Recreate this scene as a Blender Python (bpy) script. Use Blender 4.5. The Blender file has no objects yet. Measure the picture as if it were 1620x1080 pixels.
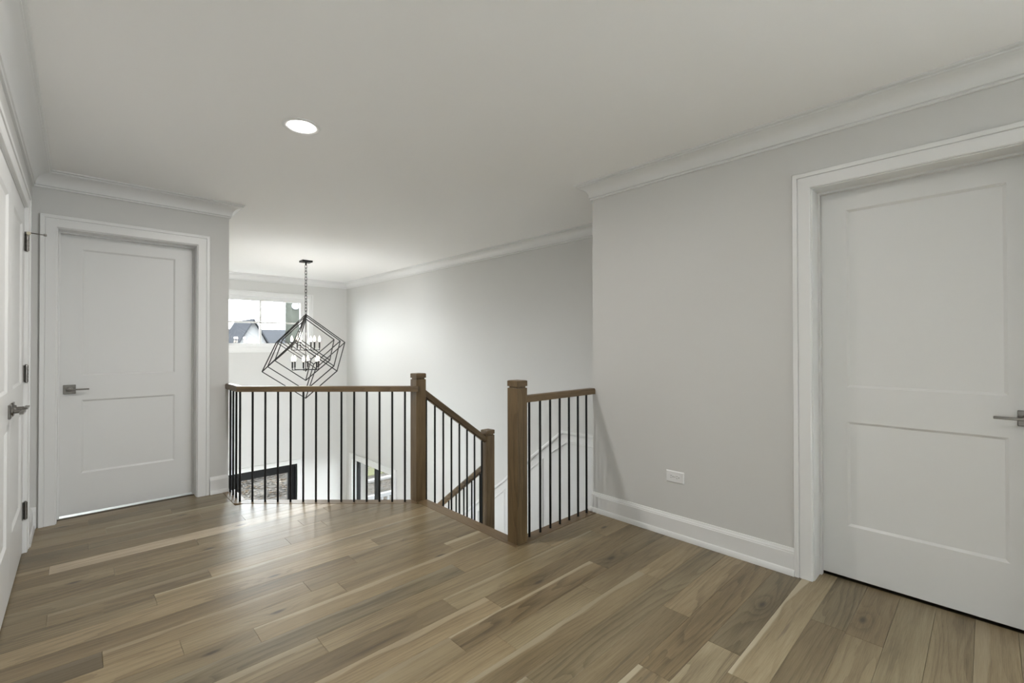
import bpy, bmesh, math, random
from mathutils import Vector, Matrix
random.seed(7)
C = bpy.context.scene.collection
SC = bpy.context.scene

# ------------------------------------------------------------------ camera
H = 1.225
cam_data = bpy.data.cameras.new('camera')
cam_data.sensor_width = 36.0
cam_data.lens = 717.7185 / 1620 * 36.0
cam_data.clip_start = 0.02
cam_data.clip_end = 300
cam = bpy.data.objects.new('camera', cam_data)
C.objects.link(cam)
yaw, pitch, roll = math.radians(43.6415), math.radians(0.4451), math.radians(-0.0915)
F = Vector((math.sin(yaw), math.cos(yaw), 0)); Rt = Vector((math.cos(yaw), -math.sin(yaw), 0)); U = Vector((0, 0, 1))
F, U = F * math.cos(pitch) + U * math.sin(pitch), -F * math.sin(pitch) + U * math.cos(pitch)
Rt, U = Rt * math.cos(roll) + U * math.sin(roll), -Rt * math.sin(roll) + U * math.cos(roll)
m = Matrix.Identity(4)
for i in range(3):
    m[i][0] = Rt[i]; m[i][1] = U[i]; m[i][2] = -F[i]
m[2][3] = H
cam.matrix_world = m
SC.camera = cam

# ------------------------------------------------------------------ sky, exposure, lights
SC.view_settings.view_transform = 'Standard'
SC.view_settings.look = 'None'
SC.view_settings.gamma = 1.0
SC.view_settings.use_curve_mapping = False
SC.view_settings.exposure = 0.60
SKY = 17.0
w = bpy.data.worlds.new('overcast_sky'); SC.world = w; w.use_nodes = True
nt = w.node_tree; bg = nt.nodes['Background']
tc = nt.nodes.new('ShaderNodeTexCoord'); sp = nt.nodes.new('ShaderNodeSeparateXYZ')
mr = nt.nodes.new('ShaderNodeMapRange')
mr.inputs['From Min'].default_value = 0.0; mr.inputs['From Max'].default_value = 1.0
mr.inputs['To Min'].default_value = SKY * 0.75; mr.inputs['To Max'].default_value = SKY * 1.5
nt.links.new(tc.outputs['Generated'], sp.inputs[0]); nt.links.new(sp.outputs['Z'], mr.inputs['Value'])
nt.links.new(mr.outputs[0], bg.inputs['Strength'])
bg.inputs['Color'].default_value = (0.91, 0.965, 1.0, 1)
LAMPS = [15.0, 2.5, 2.0]      # watts of the recessed ceiling lamps, the last an added unseen fill
BULB = 1.3            # watts of each candle bulb
LAMP_COLOUR = (1.0, 0.97, 0.93)
DOWNLIGHTS = [(0.866, 2.555), (1.325, 0.742), (1.30, -1.3)]

def portal(name, loc, direction, sx, sy):
    d = bpy.data.lights.new(name, 'AREA'); d.shape = 'RECTANGLE'; d.size = sx; d.size_y = sy
    d.cycles.is_portal = True
    o = bpy.data.objects.new(name, d); C.objects.link(o)
    o.location = loc; o.rotation_euler = Vector(direction).to_track_quat('-Z', 'Y').to_euler()
portal('sky_portal', (2.226, 8.63, 1.62), (0, -1, 0), 1.55, 0.9)
portal('sky_portal', (1.865, 8.63, -1.93), (0, -1, 0), 1.9, 2.15)
portal('sky_portal', (2.4, -3.33, 1.4), (0, 1, 0), 0.4, 1.4)
portal('sky_portal', (2.94, -2.05, 1.3), (-1, 0, 0), 1.9, 1.8)
portal('sky_portal', (0.78, 5.3, 0.725), (1, 0, 0), 0.64, 1.05)
portal('sky_portal', (4.01, 7.435, -1.55), (-1, 0, 0), 1.55, 1.35)

# ------------------------------------------------------------------ materials
def new_mat(name):
    mt = bpy.data.materials.new(name); mt.use_nodes = True
    return mt, mt.node_tree, mt.node_tree.nodes, mt.node_tree.nodes['Principled BSDF']

def plain(name, col, rough=0.5, metal=0.0, bump=0.0, bscale=400, var=0.0, spec=0.5):
    mt, t, n, b = new_mat(name)
    b.inputs['Base Color'].default_value = (*col, 1); b.inputs['Roughness'].default_value = rough
    b.inputs['Metallic'].default_value = metal; b.inputs['Specular IOR Level'].default_value = spec
    co = n.new('ShaderNodeTexCoord')
    if var:
        nz = n.new('ShaderNodeTexNoise'); nz.inputs['Scale'].default_value = 3.0; nz.inputs['Detail'].default_value = 3
        t.links.new(co.outputs['Object'], nz.inputs['Vector'])
        mx = n.new('ShaderNodeMix'); mx.data_type = 'RGBA'
        mx.inputs['A'].default_value = (*[c * (1 - var) for c in col], 1)
        mx.inputs['B'].default_value = (*[min(1, c * (1 + var)) for c in col], 1)
        t.links.new(nz.outputs['Fac'], mx.inputs['Factor']); t.links.new(mx.outputs['Result'], b.inputs['Base Color'])
    if bump:
        nz = n.new('ShaderNodeTexNoise'); nz.inputs['Scale'].default_value = bscale; nz.inputs['Detail'].default_value = 2
        t.links.new(co.outputs['Object'], nz.inputs['Vector'])
        bp = n.new('ShaderNodeBump'); bp.inputs['Strength'].default_value = bump; bp.inputs['Distance'].default_value = 0.001
        t.links.new(nz.outputs['Fac'], bp.inputs['Height']); t.links.new(bp.outputs['Normal'], b.inputs['Normal'])
    return mt

def emit(name, col, strength):
    mt, t, n, b = new_mat(name)
    b.inputs['Base Color'].default_value = (0.9, 0.9, 0.9, 1)
    b.inputs['Emission Color'].default_value = (*col, 1); b.inputs['Emission Strength'].default_value = strength
    return mt

def math_node(t, op, a=None, b=None, c=None):
    nd = t.nodes.new('ShaderNodeMath'); nd.operation = op
    for i, v in enumerate((a, b, c)):
        if v is None: continue
        if isinstance(v, (int, float)): nd.inputs[i].default_value = v
        else: t.links.new(v, nd.inputs[i])
    return nd.outputs[0]

def wood(name, light, mid, dark, rough, axis='X', angle=0.0, floor=False, coarse=1.0):
    """oak: growth-ring figure stretched along the grain, pores, knots; tint from the object's colour"""
    mt, t, n, b = new_mat(name); L = t.links
    co = n.new('ShaderNodeTexCoord'); oi = n.new('ShaderNodeObjectInfo')
    rot = n.new('ShaderNodeMapping')
    if axis == 'Z': rot.inputs['Rotation'].default_value = (0, math.pi / 2, 0)
    elif axis == 'Y': rot.inputs['Rotation'].default_value = (0, 0, -math.pi / 2)
    elif axis == 'A': rot.inputs['Rotation'].default_value = (0, 0, -angle)
    elif axis == 'S': rot.inputs['Rotation'].default_value = (0, angle, 0)
    L.new(co.outputs['Object'], rot.inputs['Vector'])
    off = n.new('ShaderNodeVectorMath'); off.operation = 'SCALE'
    off.inputs[0].default_value = (37.1, 91.7, 53.3); L.new(oi.outputs['Random'], off.inputs['Scale'])
    add = n.new('ShaderNodeVectorMath'); add.operation = 'ADD'
    L.new(rot.outputs[0], add.inputs[0]); L.new(off.outputs[0], add.inputs[1])
    P = add.outputs[0]
    def scaled(v):
        s = n.new('ShaderNodeVectorMath'); s.operation = 'MULTIPLY'; s.inputs[1].default_value = v; L.new(P, s.inputs[0]); return s.outputs[0]
    def noise(v, detail=2, rgh=0.5):
        z = n.new('ShaderNodeTexNoise'); z.inputs['Scale'].default_value = 1.0; z.inputs['Detail'].default_value = detail
        z.inputs['Roughness'].default_value = rgh; L.new(scaled(v), z.inputs['Vector']); return z.outputs['Fac']
    # knots
    vor = n.new('ShaderNodeTexVoronoi'); vor.feature = 'F1'; vor.voronoi_dimensions = '2D'; vor.inputs['Scale'].default_value = 1.0
    vor.inputs['Randomness'].default_value = 1.0
    L.new(scaled((1.7, 4.4, 4.4)), vor.inputs['Vector'])
    kd = vor.outputs['Distance']
    vs = n.new('ShaderNodeSeparateColor'); L.new(vor.outputs['Color'], vs.inputs[0])
    has = math_node(t, 'GREATER_THAN', vs.outputs[0], 0.66 if floor else 2.0)
    near = n.new('ShaderNodeMapRange'); near.inputs['From Min'].default_value = 0.0; near.inputs['From Max'].default_value = 0.32
    near.inputs['To Min'].default_value = 1.0; near.inputs['To Max'].default_value = 0.0; near.interpolation_type = 'SMOOTHSTEP'
    L.new(kd, near.inputs['Value'])
    swirl = math_node(t, 'MULTIPLY', near.outputs[0], has)
    core = n.new('ShaderNodeMapRange'); core.inputs['From Min'].default_value = 0.022; core.inputs['From Max'].default_value = 0.075
    core.inputs['To Min'].default_value = 1.0; core.inputs['To Max'].default_value = 0.0; L.new(kd, core.inputs['Value'])
    knot = math_node(t, 'MULTIPLY', core.outputs[0], has)
    # growth-ring figure
    slow = noise((0.62, 6.0, 6.0), 2, 0.4)
    sep = n.new('ShaderNodeSeparateXYZ'); L.new(P, sep.inputs[0])
    ring = math_node(t, 'MULTIPLY', slow, 13.0 * coarse)
    ring = math_node(t, 'ADD', ring, math_node(t, 'MULTIPLY', sep.outputs['Y'], 26.0))
    ring = math_node(t, 'ADD', ring, math_node(t, 'MULTIPLY', swirl, 1.7))
    ring = math_node(t, 'ADD', ring, math_node(t, 'MULTIPLY', noise((5, 60, 60), 2), 0.5))
    saw = math_node(t, 'FRACT', ring)
    band = n.new('ShaderNodeMapRange'); band.interpolation_type = 'SMOOTHSTEP'
    band.inputs['From Min'].default_value = 0.35; band.inputs['From Max'].default_value = 1.0
    L.new(saw, band.inputs['Value'])
    fine = noise((9, 300, 300), 3, 0.7)
    pore = n.new('ShaderNodeMapRange'); pore.inputs['From Min'].default_value = 0.5; pore.inputs['From Max'].default_value = 0.75
    L.new(noise((14, 420, 420), 2, 0.6), pore.inputs['Value'])
    broad = noise((0.7, 5.0, 5.0), 3, 0.55)
    rnd = math_node(t, 'FRACT', math_node(t, 'MULTIPLY', oi.outputs['Random'], 17.3))
    tone = math_node(t, 'MULTIPLY', band.outputs[0], math_node(t, 'MULTIPLY_ADD', rnd, 0.24, 0.09))
    tone = math_node(t, 'ADD', tone, math_node(t, 'MULTIPLY', math_node(t, 'SUBTRACT', fine, 0.5), 0.85))
    tone = math_node(t, 'ADD', tone, math_node(t, 'MULTIPLY', math_node(t, 'SUBTRACT', broad, 0.5), 1.5))
    tone = math_node(t, 'ADD', tone, math_node(t, 'MULTIPLY', pore.outputs[0], 0.16))
    tone = math_node(t, 'ADD', tone, math_node(t, 'MULTIPLY', math_node(t, 'SUBTRACT', noise((2.2, 42, 42), 3, 0.6), 0.5), 0.55))
    tone = math_node(t, 'ADD', tone, math_node(t, 'MULTIPLY', swirl, 0.12))
    tone = math_node(t, 'ADD', tone, 0.30)
    ramp = n.new('ShaderNodeValToRGB'); cr = ramp.color_ramp
    cr.elements[0].position = 0.0; cr.elements[0].color = (*light, 1)
    cr.elements[1].position = 1.0; cr.elements[1].color = (*dark, 1)
    e = cr.elements.new(0.42); e.color = (*mid, 1)
    L.new(tone, ramp.inputs[0])
    col = ramp.outputs[0]
    if floor:
        # pale sapwood along one edge of some boards (strength rides in the object's alpha)
        edge = math_node(t, 'ADD', sep.outputs['Y'], math_node(t, 'MULTIPLY', noise((1.3, 2.0, 2.0), 2), 0.11))
        sepl = n.new('ShaderNodeSeparateXYZ'); L.new(co.outputs['Object'], sepl.inputs[0])
        edge = math_node(t, 'ADD', sepl.outputs['Y'], math_node(t, 'MULTIPLY', math_node(t, 'SUBTRACT', noise((1.6, 3.0, 3.0), 2), 0.5), 0.10))
        sap = n.new('ShaderNodeMapRange'); sap.inputs['From Min'].default_value = 0.036; sap.inputs['From Max'].default_value = 0.042
        L.new(edge, sap.inputs['Value'])
        sapf = math_node(t, 'MULTIPLY', sap.outputs[0], math_node(t, 'SUBTRACT', 1.0, oi.outputs['Alpha']))
        mxs = n.new('ShaderNodeMix'); mxs.data_type = 'RGBA'; L.new(sapf, mxs.inputs['Factor'])
        L.new(col, mxs.inputs['A']); mxs.inputs['B'].default_value = (0.38, 0.325, 0.225, 1); col = mxs.outputs['Result']
        # mineral streaks
        st = n.new('ShaderNodeMapRange'); st.inputs['From Min'].default_value = 0.66; st.inputs['From Max'].default_value = 0.74
        L.new(noise((1.4, 22, 22), 3, 0.6), st.inputs['Value'])
        mxm = n.new('ShaderNodeMix'); mxm.data_type = 'RGBA'; L.new(math_node(t, 'MULTIPLY', st.outputs[0], 0.55), mxm.inputs['Factor'])
        L.new(col, mxm.inputs['A']); mxm.inputs['B'].default_value = (0.085, 0.062, 0.042, 1); col = mxm.outputs['Result']
        mxk = n.new('ShaderNodeMix'); mxk.data_type = 'RGBA'; L.new(math_node(t, 'MULTIPLY', knot, 0.85), mxk.inputs['Factor'])
        L.new(col, mxk.inputs['A']); mxk.inputs['B'].default_value = (0.05, 0.035, 0.024, 1); col = mxk.outputs['Result']
    mul = n.new('ShaderNodeMix'); mul.data_type = 'RGBA'; mul.blend_type = 'MULTIPLY'; mul.inputs['Factor'].default_value = 1.0
    L.new(col, mul.inputs['A']); L.new(oi.outputs['Color'], mul.inputs['B'])
    L.new(mul.outputs['Result'], b.inputs['Base Color'])
    rr = n.new('ShaderNodeMapRange'); rr.inputs['To Min'].default_value = rough - 0.05; rr.inputs['To Max'].default_value = rough + 0.08
    L.new(fine, rr.inputs['Value']); L.new(rr.outputs[0], b.inputs['Roughness'])
    bp = n.new('ShaderNodeBump'); bp.inputs['Strength'].default_value = 0.12; bp.inputs['Distance'].default_value = 0.0006
    bp.invert = True
    L.new(tone, bp.inputs['Height']); L.new(bp.outputs['Normal'], b.inputs['Normal'])
    return mt

M = {}
M['wall'] = plain('warm_grey_wall_paint', (0.625, 0.620, 0.603), 0.55, bump=0.08, bscale=350)
M['ceiling'] = plain('flat_white_ceiling_paint', (0.90, 0.895, 0.885), 0.7, bump=0.08, bscale=300)
M['trim'] = plain('white_trim_enamel', (0.75, 0.75, 0.742), 0.33)
M['door'] = plain('white_door_enamel', (0.725, 0.725, 0.715), 0.36)
M['plastic'] = plain('white_outlet_plastic', (0.78, 0.78, 0.78), 0.3)
M['dark'] = plain('dark_slot', (0.02, 0.02, 0.02), 0.6)
M['iron'] = plain('black_satin_iron', (0.007, 0.007, 0.007), 0.40, spec=0.3)
M['black'] = plain('black_window_paint', (0.006, 0.006, 0.006), 0.45, spec=0.2)
M['nickel'] = plain('brushed_nickel', (0.215, 0.203, 0.188), 0.30, metal=1.0)
M['rubber'] = plain('ivory_rubber', (0.6, 0.55, 0.42), 0.6)
M['sub'] = plain('subfloor', (0.10, 0.075, 0.05), 0.8)
M['floor'] = wood('oak_floor', (0.302, 0.242, 0.146), (0.220, 0.168, 0.095), (0.090, 0.064, 0.033), 0.33, floor=True)
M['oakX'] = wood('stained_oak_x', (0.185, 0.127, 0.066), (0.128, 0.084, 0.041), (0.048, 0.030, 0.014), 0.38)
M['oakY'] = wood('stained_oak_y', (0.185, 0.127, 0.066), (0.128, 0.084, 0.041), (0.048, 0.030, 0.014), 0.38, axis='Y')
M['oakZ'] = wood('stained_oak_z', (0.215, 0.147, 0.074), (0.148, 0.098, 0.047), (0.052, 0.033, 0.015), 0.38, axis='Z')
DA = math.atan2(-0.963, 1)
M['oakA'] = wood('stained_oak_diagonal', (0.185, 0.127, 0.066), (0.128, 0.084, 0.041), (0.048, 0.030, 0.014), 0.38, axis='A', angle=DA)
M['oakS'] = wood('stained_oak_slope', (0.185, 0.127, 0.066), (0.128, 0.084, 0.041), (0.048, 0.030, 0.014), 0.38, axis='S', angle=-math.atan(0.72))
M['bulb'] = emit('candle_bulb_glow', (1.0, 0.86, 0.62), 7.0)
M['lens'] = emit('downlight_glow', (1.0, 0.95, 0.88), 14.0)

def glass_mat():
    mt, t, n, b = new_mat('window_glass')
    tr = n.new('ShaderNodeBsdfTransparent'); tr.inputs[0].default_value = (0.97, 0.98, 0.98, 1)
    gl = n.new('ShaderNodeBsdfGlossy'); gl.inputs['Roughness'].default_value = 0.02
    fr = n.new('ShaderNodeFresnel'); fr.inputs['IOR'].default_value = 1.5
    mx = n.new('ShaderNodeMixShader')
    geo = n.new('ShaderNodeNewGeometry')
    k = math_node(t, 'MULTIPLY', math_node(t, 'MULTIPLY', fr.outputs[0], 1.8), math_node(t, 'SUBTRACT', 1.0, geo.outputs['Backfacing']))
    t.links.new(k, mx.inputs[0]); t.links.new(tr.outputs[0], mx.inputs[1]); t.links.new(gl.outputs[0], mx.inputs[2])
    t.links.new(mx.outputs[0], n['Material Output'].inputs['Surface'])
    return mt
M['glass'] = glass_mat()

def ground_mat():
    mt, t, n, b = new_mat('leaf_littered_ground'); L = t.links
    co = n.new('ShaderNodeTexCoord')
    v = n.new('ShaderNodeTexVoronoi'); v.inputs['Scale'].default_value = 15.0; L.new(co.outputs['Object'], v.inputs['Vector'])
    s = n.new('ShaderNodeSeparateColor'); L.new(v.outputs['Color'], s.inputs[0])
    r = n.new('ShaderNodeValToRGB'); cr = r.color_ramp; cr.interpolation = 'CONSTANT'
    cr.elements[0].position = 0; cr.elements[0].color = (0.0058, 0.0055, 0.0048, 1)
    cr.elements[1].position = 0.85; cr.elements[1].color = (0.0210, 0.0185, 0.0154, 1)
    for p, c in ((0.25, (0.0095, 0.0086, 0.0076, 1)), (0.5, (0.0132, 0.0123, 0.0111, 1)), (0.7, (0.0179, 0.0170, 0.0162, 1))):
        cr.elements.new(p).color = c
    L.new(s.outputs[0], r.inputs[0])
    z = n.new('ShaderNodeTexNoise'); z.inputs['Scale'].default_value = 0.9; z.inputs['Detail'].default_value = 6; L.new(co.outputs['Object'], z.inputs['Vector'])
    mx = n.new('ShaderNodeMix'); mx.data_type = 'RGBA'; mx.blend_type = 'MULTIPLY'; mx.inputs['Factor'].default_value = 1
    mr2 = n.new('ShaderNodeMapRange'); mr2.inputs['From Min'].default_value = 0.3; mr2.inputs['From Max'].default_value = 0.7
    mr2.inputs['To Min'].default_value = 0.6; mr2.inputs['To Max'].default_value = 1.8; L.new(z.outputs['Fac'], mr2.inputs['Value'])
    L.new(r.outputs[0], mx.inputs['A']); L.new(mr2.outputs[0], mx.inputs['B']); L.new(mx.outputs['Result'], b.inputs['Base Color'])
    b.inputs['Roughness'].default_value = 0.9; b.inputs['Specular IOR Level'].default_value = 0.0
    return mt
M['ground'] = ground_mat()
M['grass'] = plain('autumn_lawn', (0.025, 0.026, 0.013), 0.9, var=0.35, spec=0.0)
M['kerb'] = plain('pale_concrete', (0.06, 0.058, 0.056), 0.9, var=0.15, spec=0.0)
M['leaf'] = plain('dead_oak_leaf', (0.022, 0.016, 0.011), 0.8, var=0.5, spec=0.0)
M['leafpale'] = plain('pale_dead_leaf', (0.032, 0.029, 0.026), 0.8, var=0.4, spec=0.0)
M['vinyl'] = plain('white_vinyl', (0.13, 0.13, 0.13), 0.5, spec=0.0)
M['roofing'] = plain('grey_asphalt_shingles', (0.0165, 0.0172, 0.0190), 0.9, var=0.2, spec=0.0)
M['siding'] = plain('pale_siding', (0.05, 0.05, 0.05), 0.8, spec=0.0)
M['bark'] = plain('grey_green_bark', (0.026, 0.0275, 0.0235), 0.9, var=0.45, bump=0.8, bscale=25, spec=0.0)

# ------------------------------------------------------------------ mesh helpers
ORIG = {}
class MB:
    def __init__(s): s.v = []; s.f = []
    def poly(s, pts):
        i = len(s.v); s.v += [tuple(p) for p in pts]; s.f.append(list(range(i, i + len(pts))))
    def box(s, a, b):
        x0, y0, z0 = [min(p, q) for p, q in zip(a, b)]; x1, y1, z1 = [max(p, q) for p, q in zip(a, b)]
        s.hexa([(x0, y0, z0), (x1, y0, z0), (x1, y1, z0), (x0, y1, z0), (x0, y0, z1), (x1, y0, z1), (x1, y1, z1), (x0, y1, z1)])
    def hexa(s, p):
        i = len(s.v); s.v += [tuple(q) for q in p]
        for f in ((0, 3, 2, 1), (4, 5, 6, 7), (0, 1, 5, 4), (1, 2, 6, 5), (2, 3, 7, 6), (3, 0, 4, 7)): s.f.append([i + k for k in f])
    def mbox(s, P, u0, u1, z0, z1, d0, d1):
        s.hexa([P(u0, z0, d0), P(u1, z0, d0), P(u1, z1, d0), P(u0, z1, d0), P(u0, z0, d1), P(u1, z0, d1), P(u1, z1, d1), P(u0, z1, d1)])
    def bar(s, a, b, t, up=(0, 0, 1)):
        a, b = Vector(a), Vector(b); d = (b - a).normalized(); up = Vector(up)
        if abs(d.dot(up)) > 0.99: up = Vector((1, 0, 0))
        x = d.cross(up).normalized() * t; y = x.cross(d).normalized() * t
        s.hexa([a - x - y, a + x - y, a + x + y, a - x + y, b - x - y, b + x - y, b + x + y, b - x + y])
    def lathe(s, c, axis, prof, n=16, cap=True):
        """prof: (distance along axis, radius)"""
        c = Vector(c); ax = Vector(axis).normalized(); up = Vector((0, 0, 1)) if abs(ax.z) < 0.9 else Vector((1, 0, 0))
        x = ax.cross(up).normalized(); y = ax.cross(x).normalized()
        i = len(s.v)
        for t_, r in prof:
            for k in range(n):
                a = 2 * math.pi * k / n
                s.v.append(tuple(c + ax * t_ + (x * math.cos(a) + y * math.sin(a)) * r))
        for j in range(len(prof) - 1):
            for k in range(n):
                s.f.append([i + j * n + k, i + j * n + (k + 1) % n, i + (j + 1) * n + (k + 1) % n, i + (j + 1) * n + k])
        if cap:
            s.f.append([i + k for k in range(n)][::-1]); s.f.append([i + (len(prof) - 1) * n + k for k in range(n)])
    def sweep(s, P, path, prof, closed=False, only=None, caps=True):
        """profile (offset to the left of the path, d) swept along a 2-D path with mitred corners"""
        n = len(path); pts = [Vector(p) for p in path]
        def nrm(a, b): d = (b - a).normalized(); return Vector((-d.y, d.x))
        rings = []
        for i in range(n):
            prev = pts[i - 1] if (i > 0 or closed) else None
            nxt = pts[(i + 1) % n] if (i < n - 1 or closed) else None
            if prev is None: mv = nrm(pts[i], nxt)
            elif nxt is None: mv = nrm(prev, pts[i])
            else:
                n1, n2 = nrm(prev, pts[i]), nrm(pts[i], nxt); mv = (n1 + n2); mv = mv / max(1e-6, mv.dot(n1))
            rings.append([P(pts[i].x + mv.x * o, pts[i].y + mv.y * o, d) for o, d in prof])
        m_ = len(prof)
        for i in range(n if closed else n - 1):
            if only is not None and i not in only: continue
            a, b = rings[i], rings[(i + 1) % n]; j = len(s.v); s.v += [tuple(q) for q in a] + [tuple(q) for q in b]
            for k in range(m_):
                s.f.append([j + k, j + (k + 1) % m_, j + m_ + (k + 1) % m_, j + m_ + k])
            if caps and (only is not None or not closed):
                s.f.append([j + k for k in range(m_)]); s.f.append([j + m_ + k for k in range(m_)][::-1])
    def build(s, name, mat, parent=None, origin=None, bevel=0.0, smooth=None, seg=1):
        po = ORIG.get(parent.name, Vector((0, 0, 0))) if parent else Vector((0, 0, 0))
        if origin is None: origin = po
        origin = Vector(origin)
        bm = bmesh.new(); vs = [bm.verts.new(Vector(p) - origin) for p in s.v]
        for f in s.f:
            try: bm.faces.new([vs[k] for k in f])
            except ValueError: pass
        bmesh.ops.remove_doubles(bm, verts=bm.verts, dist=1e-6)
        bmesh.ops.recalc_face_normals(bm, faces=bm.faces)
        if bevel:
            ed = [e for e in bm.edges if len(e.link_faces) == 2 and e.calc_face_angle(0) > 0.5]
            bmesh.ops.bevel(bm, geom=ed, offset=bevel, segments=seg, affect='EDGES', profile=0.5)
        me = bpy.data.meshes.new(name); bm.to_mesh(me); bm.free()
        if mat: me.materials.append(mat)
        if smooth:
            me.polygons.foreach_set('use_smooth', [True] * len(me.polygons))
            me.set_sharp_from_angle(angle=math.radians(smooth))
        o = bpy.data.objects.new(name, me); C.objects.link(o)
        if parent: o.parent = parent
        o.location = origin - po; ORIG[o.name] = origin
        return o

def tag(o, label=None, cat=None, group=None, kind=None):
    if label: o['label'] = label
    if cat: o['category'] = cat
    if group: o['group'] = group
    if kind: o['kind'] = kind
    return o
def empty(name, loc, parent=None):
    o = bpy.data.objects.new(name, None); C.objects.link(o); o.empty_display_size = 0.1
    po = ORIG.get(parent.name, Vector((0, 0, 0))) if parent else Vector((0, 0, 0))
    if parent: o.parent = parent
    o.location = Vector(loc) - po; ORIG[o.name] = Vector(loc); return o
def copy_part(src, parent, origin):
    c = src.copy(); C.objects.link(c); c.parent = parent
    po = ORIG.get(parent.name, Vector((0, 0, 0))) if parent else Vector((0, 0, 0))
    c.location = Vector(origin) - po; ORIG[c.name] = Vector(origin); return c
def struct(mb, name, mat, label, cat, parent=None, **k):
    return tag(mb.build(name, mat, parent, **k), label, cat, kind='structure')

# ------------------------------------------------------------------ plan (metres; X along the boards, Y towards the window)
XL, XR, YD, XF, YF, XV = -0.235, 2.757, 4.425, 3.70, 8.46, 0.913
YE = 2.023                  # end of the right wall
ZC, ZL = 2.41, -2.99        # ceiling, foyer floor
YB = -3.2

# walls
b = MB()
RW_ = (-3.0, -1.1, 0.4, 2.2)  # hole for an added unseen window that lights the hall
b.box((XR, RW_[1], 0), (2.93, -0.205, ZC)); b.box((XR, YB, 0), (2.93, RW_[0], ZC)); b.box((XR, RW_[0], 0), (2.93, RW_[1], RW_[2])); b.box((XR, RW_[0], RW_[3]), (2.93, RW_[1], ZC)); b.box((2.93, -1.0, -0.3), (XF, -0.9, ZC)); b.box((XR, 0.644, 0), (2.93, YE, ZC)); b.box((XR, -0.205, 2.053), (2.93, 0.644, ZC))
struct(b, 'wall_right', M['wall'], 'warm grey wall with a power outlet beside the half railing', 'wall')
b = MB(); b.box((2.93, 1.88, ZL), (XF, YE, ZC)); b.box((XR, 1.88, ZL), (2.93, YE, -0.3))
b.box((XV - 0.12, 1.9, ZL), (1.0, 2.0, -0.3)); b.box((2.65, 1.9, ZL), (XR, 2.0, -0.3)); b.box((1.0, 1.9, -0.5), (2.65, 2.0, -0.3))  # gap under the hall floor added to let sky light into the foyer
struct(b, 'wall_stair_end', M['wall'], 'grey end wall of the stair landing', 'wall')
b = MB()
b.box((XL - 0.12, YD, -0.3), (-0.127, YD + 0.155, ZC)); b.box((0.706, YD, -0.3), (XV, YD + 0.155, ZC)); b.box((-0.127, YD, 2.053), (0.706, YD + 0.155, ZC))
b.box((-0.95, 4.63, -0.3), (-0.9, 4.95, ZC)); b.box((-0.95, 4.9, -0.3), (XV - 0.12, 4.95, ZC)); b.box((-0.95, YD + 0.155, -0.3), (XV - 0.12, 4.95, -0.02))
struct(b, 'wall_back', M['wall'], 'grey wall around the single white door, ending at the railing', 'wall')
b = MB()
b.box((XL - 0.12, YB, 0), (XL, 2.52, ZC)); b.box((XL - 0.12, 3.953, 0), (XL, YD, ZC)); b.box((XL - 0.12, 2.52, 2.06), (XL, 3.953, ZC))
b.box((-1.0, 2.3, -0.05), (-0.9, 4.3, ZC)); b.box((-1.0, 2.2, -0.05), (XL - 0.12, 2.3, ZC)); b.box((-1.0, 4.2, -0.05), (XL - 0.12, 4.3, ZC))
struct(b, 'wall_left', M['wall'], 'grey side wall holding the white double closet doors', 'wall')
b = MB(); NW = (2.2, 2.6, 0.7, 2.1)  # added opening at the hall end, brings in fill light
b.box((-1.0, YB - 0.12, -0.3), (NW[0], YB, ZC)); b.box((NW[1], YB - 0.12, -0.3), (2.93, YB, ZC)); b.box((NW[0], YB - 0.12, -0.3), (NW[1], YB, NW[2])); b.box((NW[0], YB - 0.12, NW[3]), (NW[1], YB, ZC))
struct(b, 'wall_near', M['wall'], 'grey wall closing the hall behind the camera', 'wall')
b = MB()
SW_ = (4.98, 5.62, 0.2, 1.25)  # added opening out of view, throws light on the stair wall opposite
b.box((XV - 0.12, YD + 0.155, ZL), (XV, SW_[0], ZC)); b.box((XV - 0.12, SW_[1], ZL), (XV, YF, ZC)); b.box((XV - 0.12, SW_[0], ZL), (XV, SW_[1], SW_[2])); b.box((XV - 0.12, SW_[0], SW_[3]), (XV, SW_[1], ZC)); b.box((XV - 0.12, 2.0, ZL), (XV, YD + 0.155, -0.3))
struct(b, 'wall_foyer_side', M['wall'], 'grey side wall of the two storey foyer', 'wall')
b = MB()
X0, X1 = XV - 0.12, 4.0; Y0, Y1 = YF, YF + 0.16
b.box((X0, Y0, ZL), (X1, Y1, ZL + 0.0)) if False else None
b.box((X0, Y0, 2.075), (X1, Y1, ZC)); b.box((X0, Y0, 1.166), (1.444, Y1, 2.075)); b.box((3.008, Y0, 1.166), (X1, Y1, 2.075))
b.box((X0, Y0, -0.868), (X1, Y1, 1.166)); b.box((2.80, Y0, ZL - 0.4), (X1, Y1, -0.868)); b.box((X0, Y0, ZL - 0.4), (XV + 0.02, Y1, -0.868))
struct(b, 'wall_front', M['wall'], 'cream grey foyer wall with the high window and black glazed door', 'wall')
b = MB()
b.box((XF, -1.0, ZL - 0.4), (4.0, 6.68, -0.90)); b.box((XF, 8.19, ZL - 0.4), (4.0, YF, -0.90)); b.box((XF, 6.68, ZL - 0.4), (4.0, 8.19, -2.2))
b.box((XF, -1.0, -0.90), (4.0, YF, ZC))
struct(b, 'wall_stair', M['wall'], 'tall pale wall along the stairs above the white wainscot', 'wall')
b = MB(); b.box((-1.0, YB - 0.12, ZC), (2.93, -1.0, ZC + 0.12)); b.box((-1.0, -1.0, ZC), (4.0, YF + 0.16, ZC + 0.12))
struct(b, 'ceiling', M['ceiling'], 'flat white ceiling over hall and foyer', 'ceiling')
b = MB(); b.box((XV - 0.2, 1.8, ZL - 0.1), (4.0, YF + 0.16, ZL))
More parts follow.
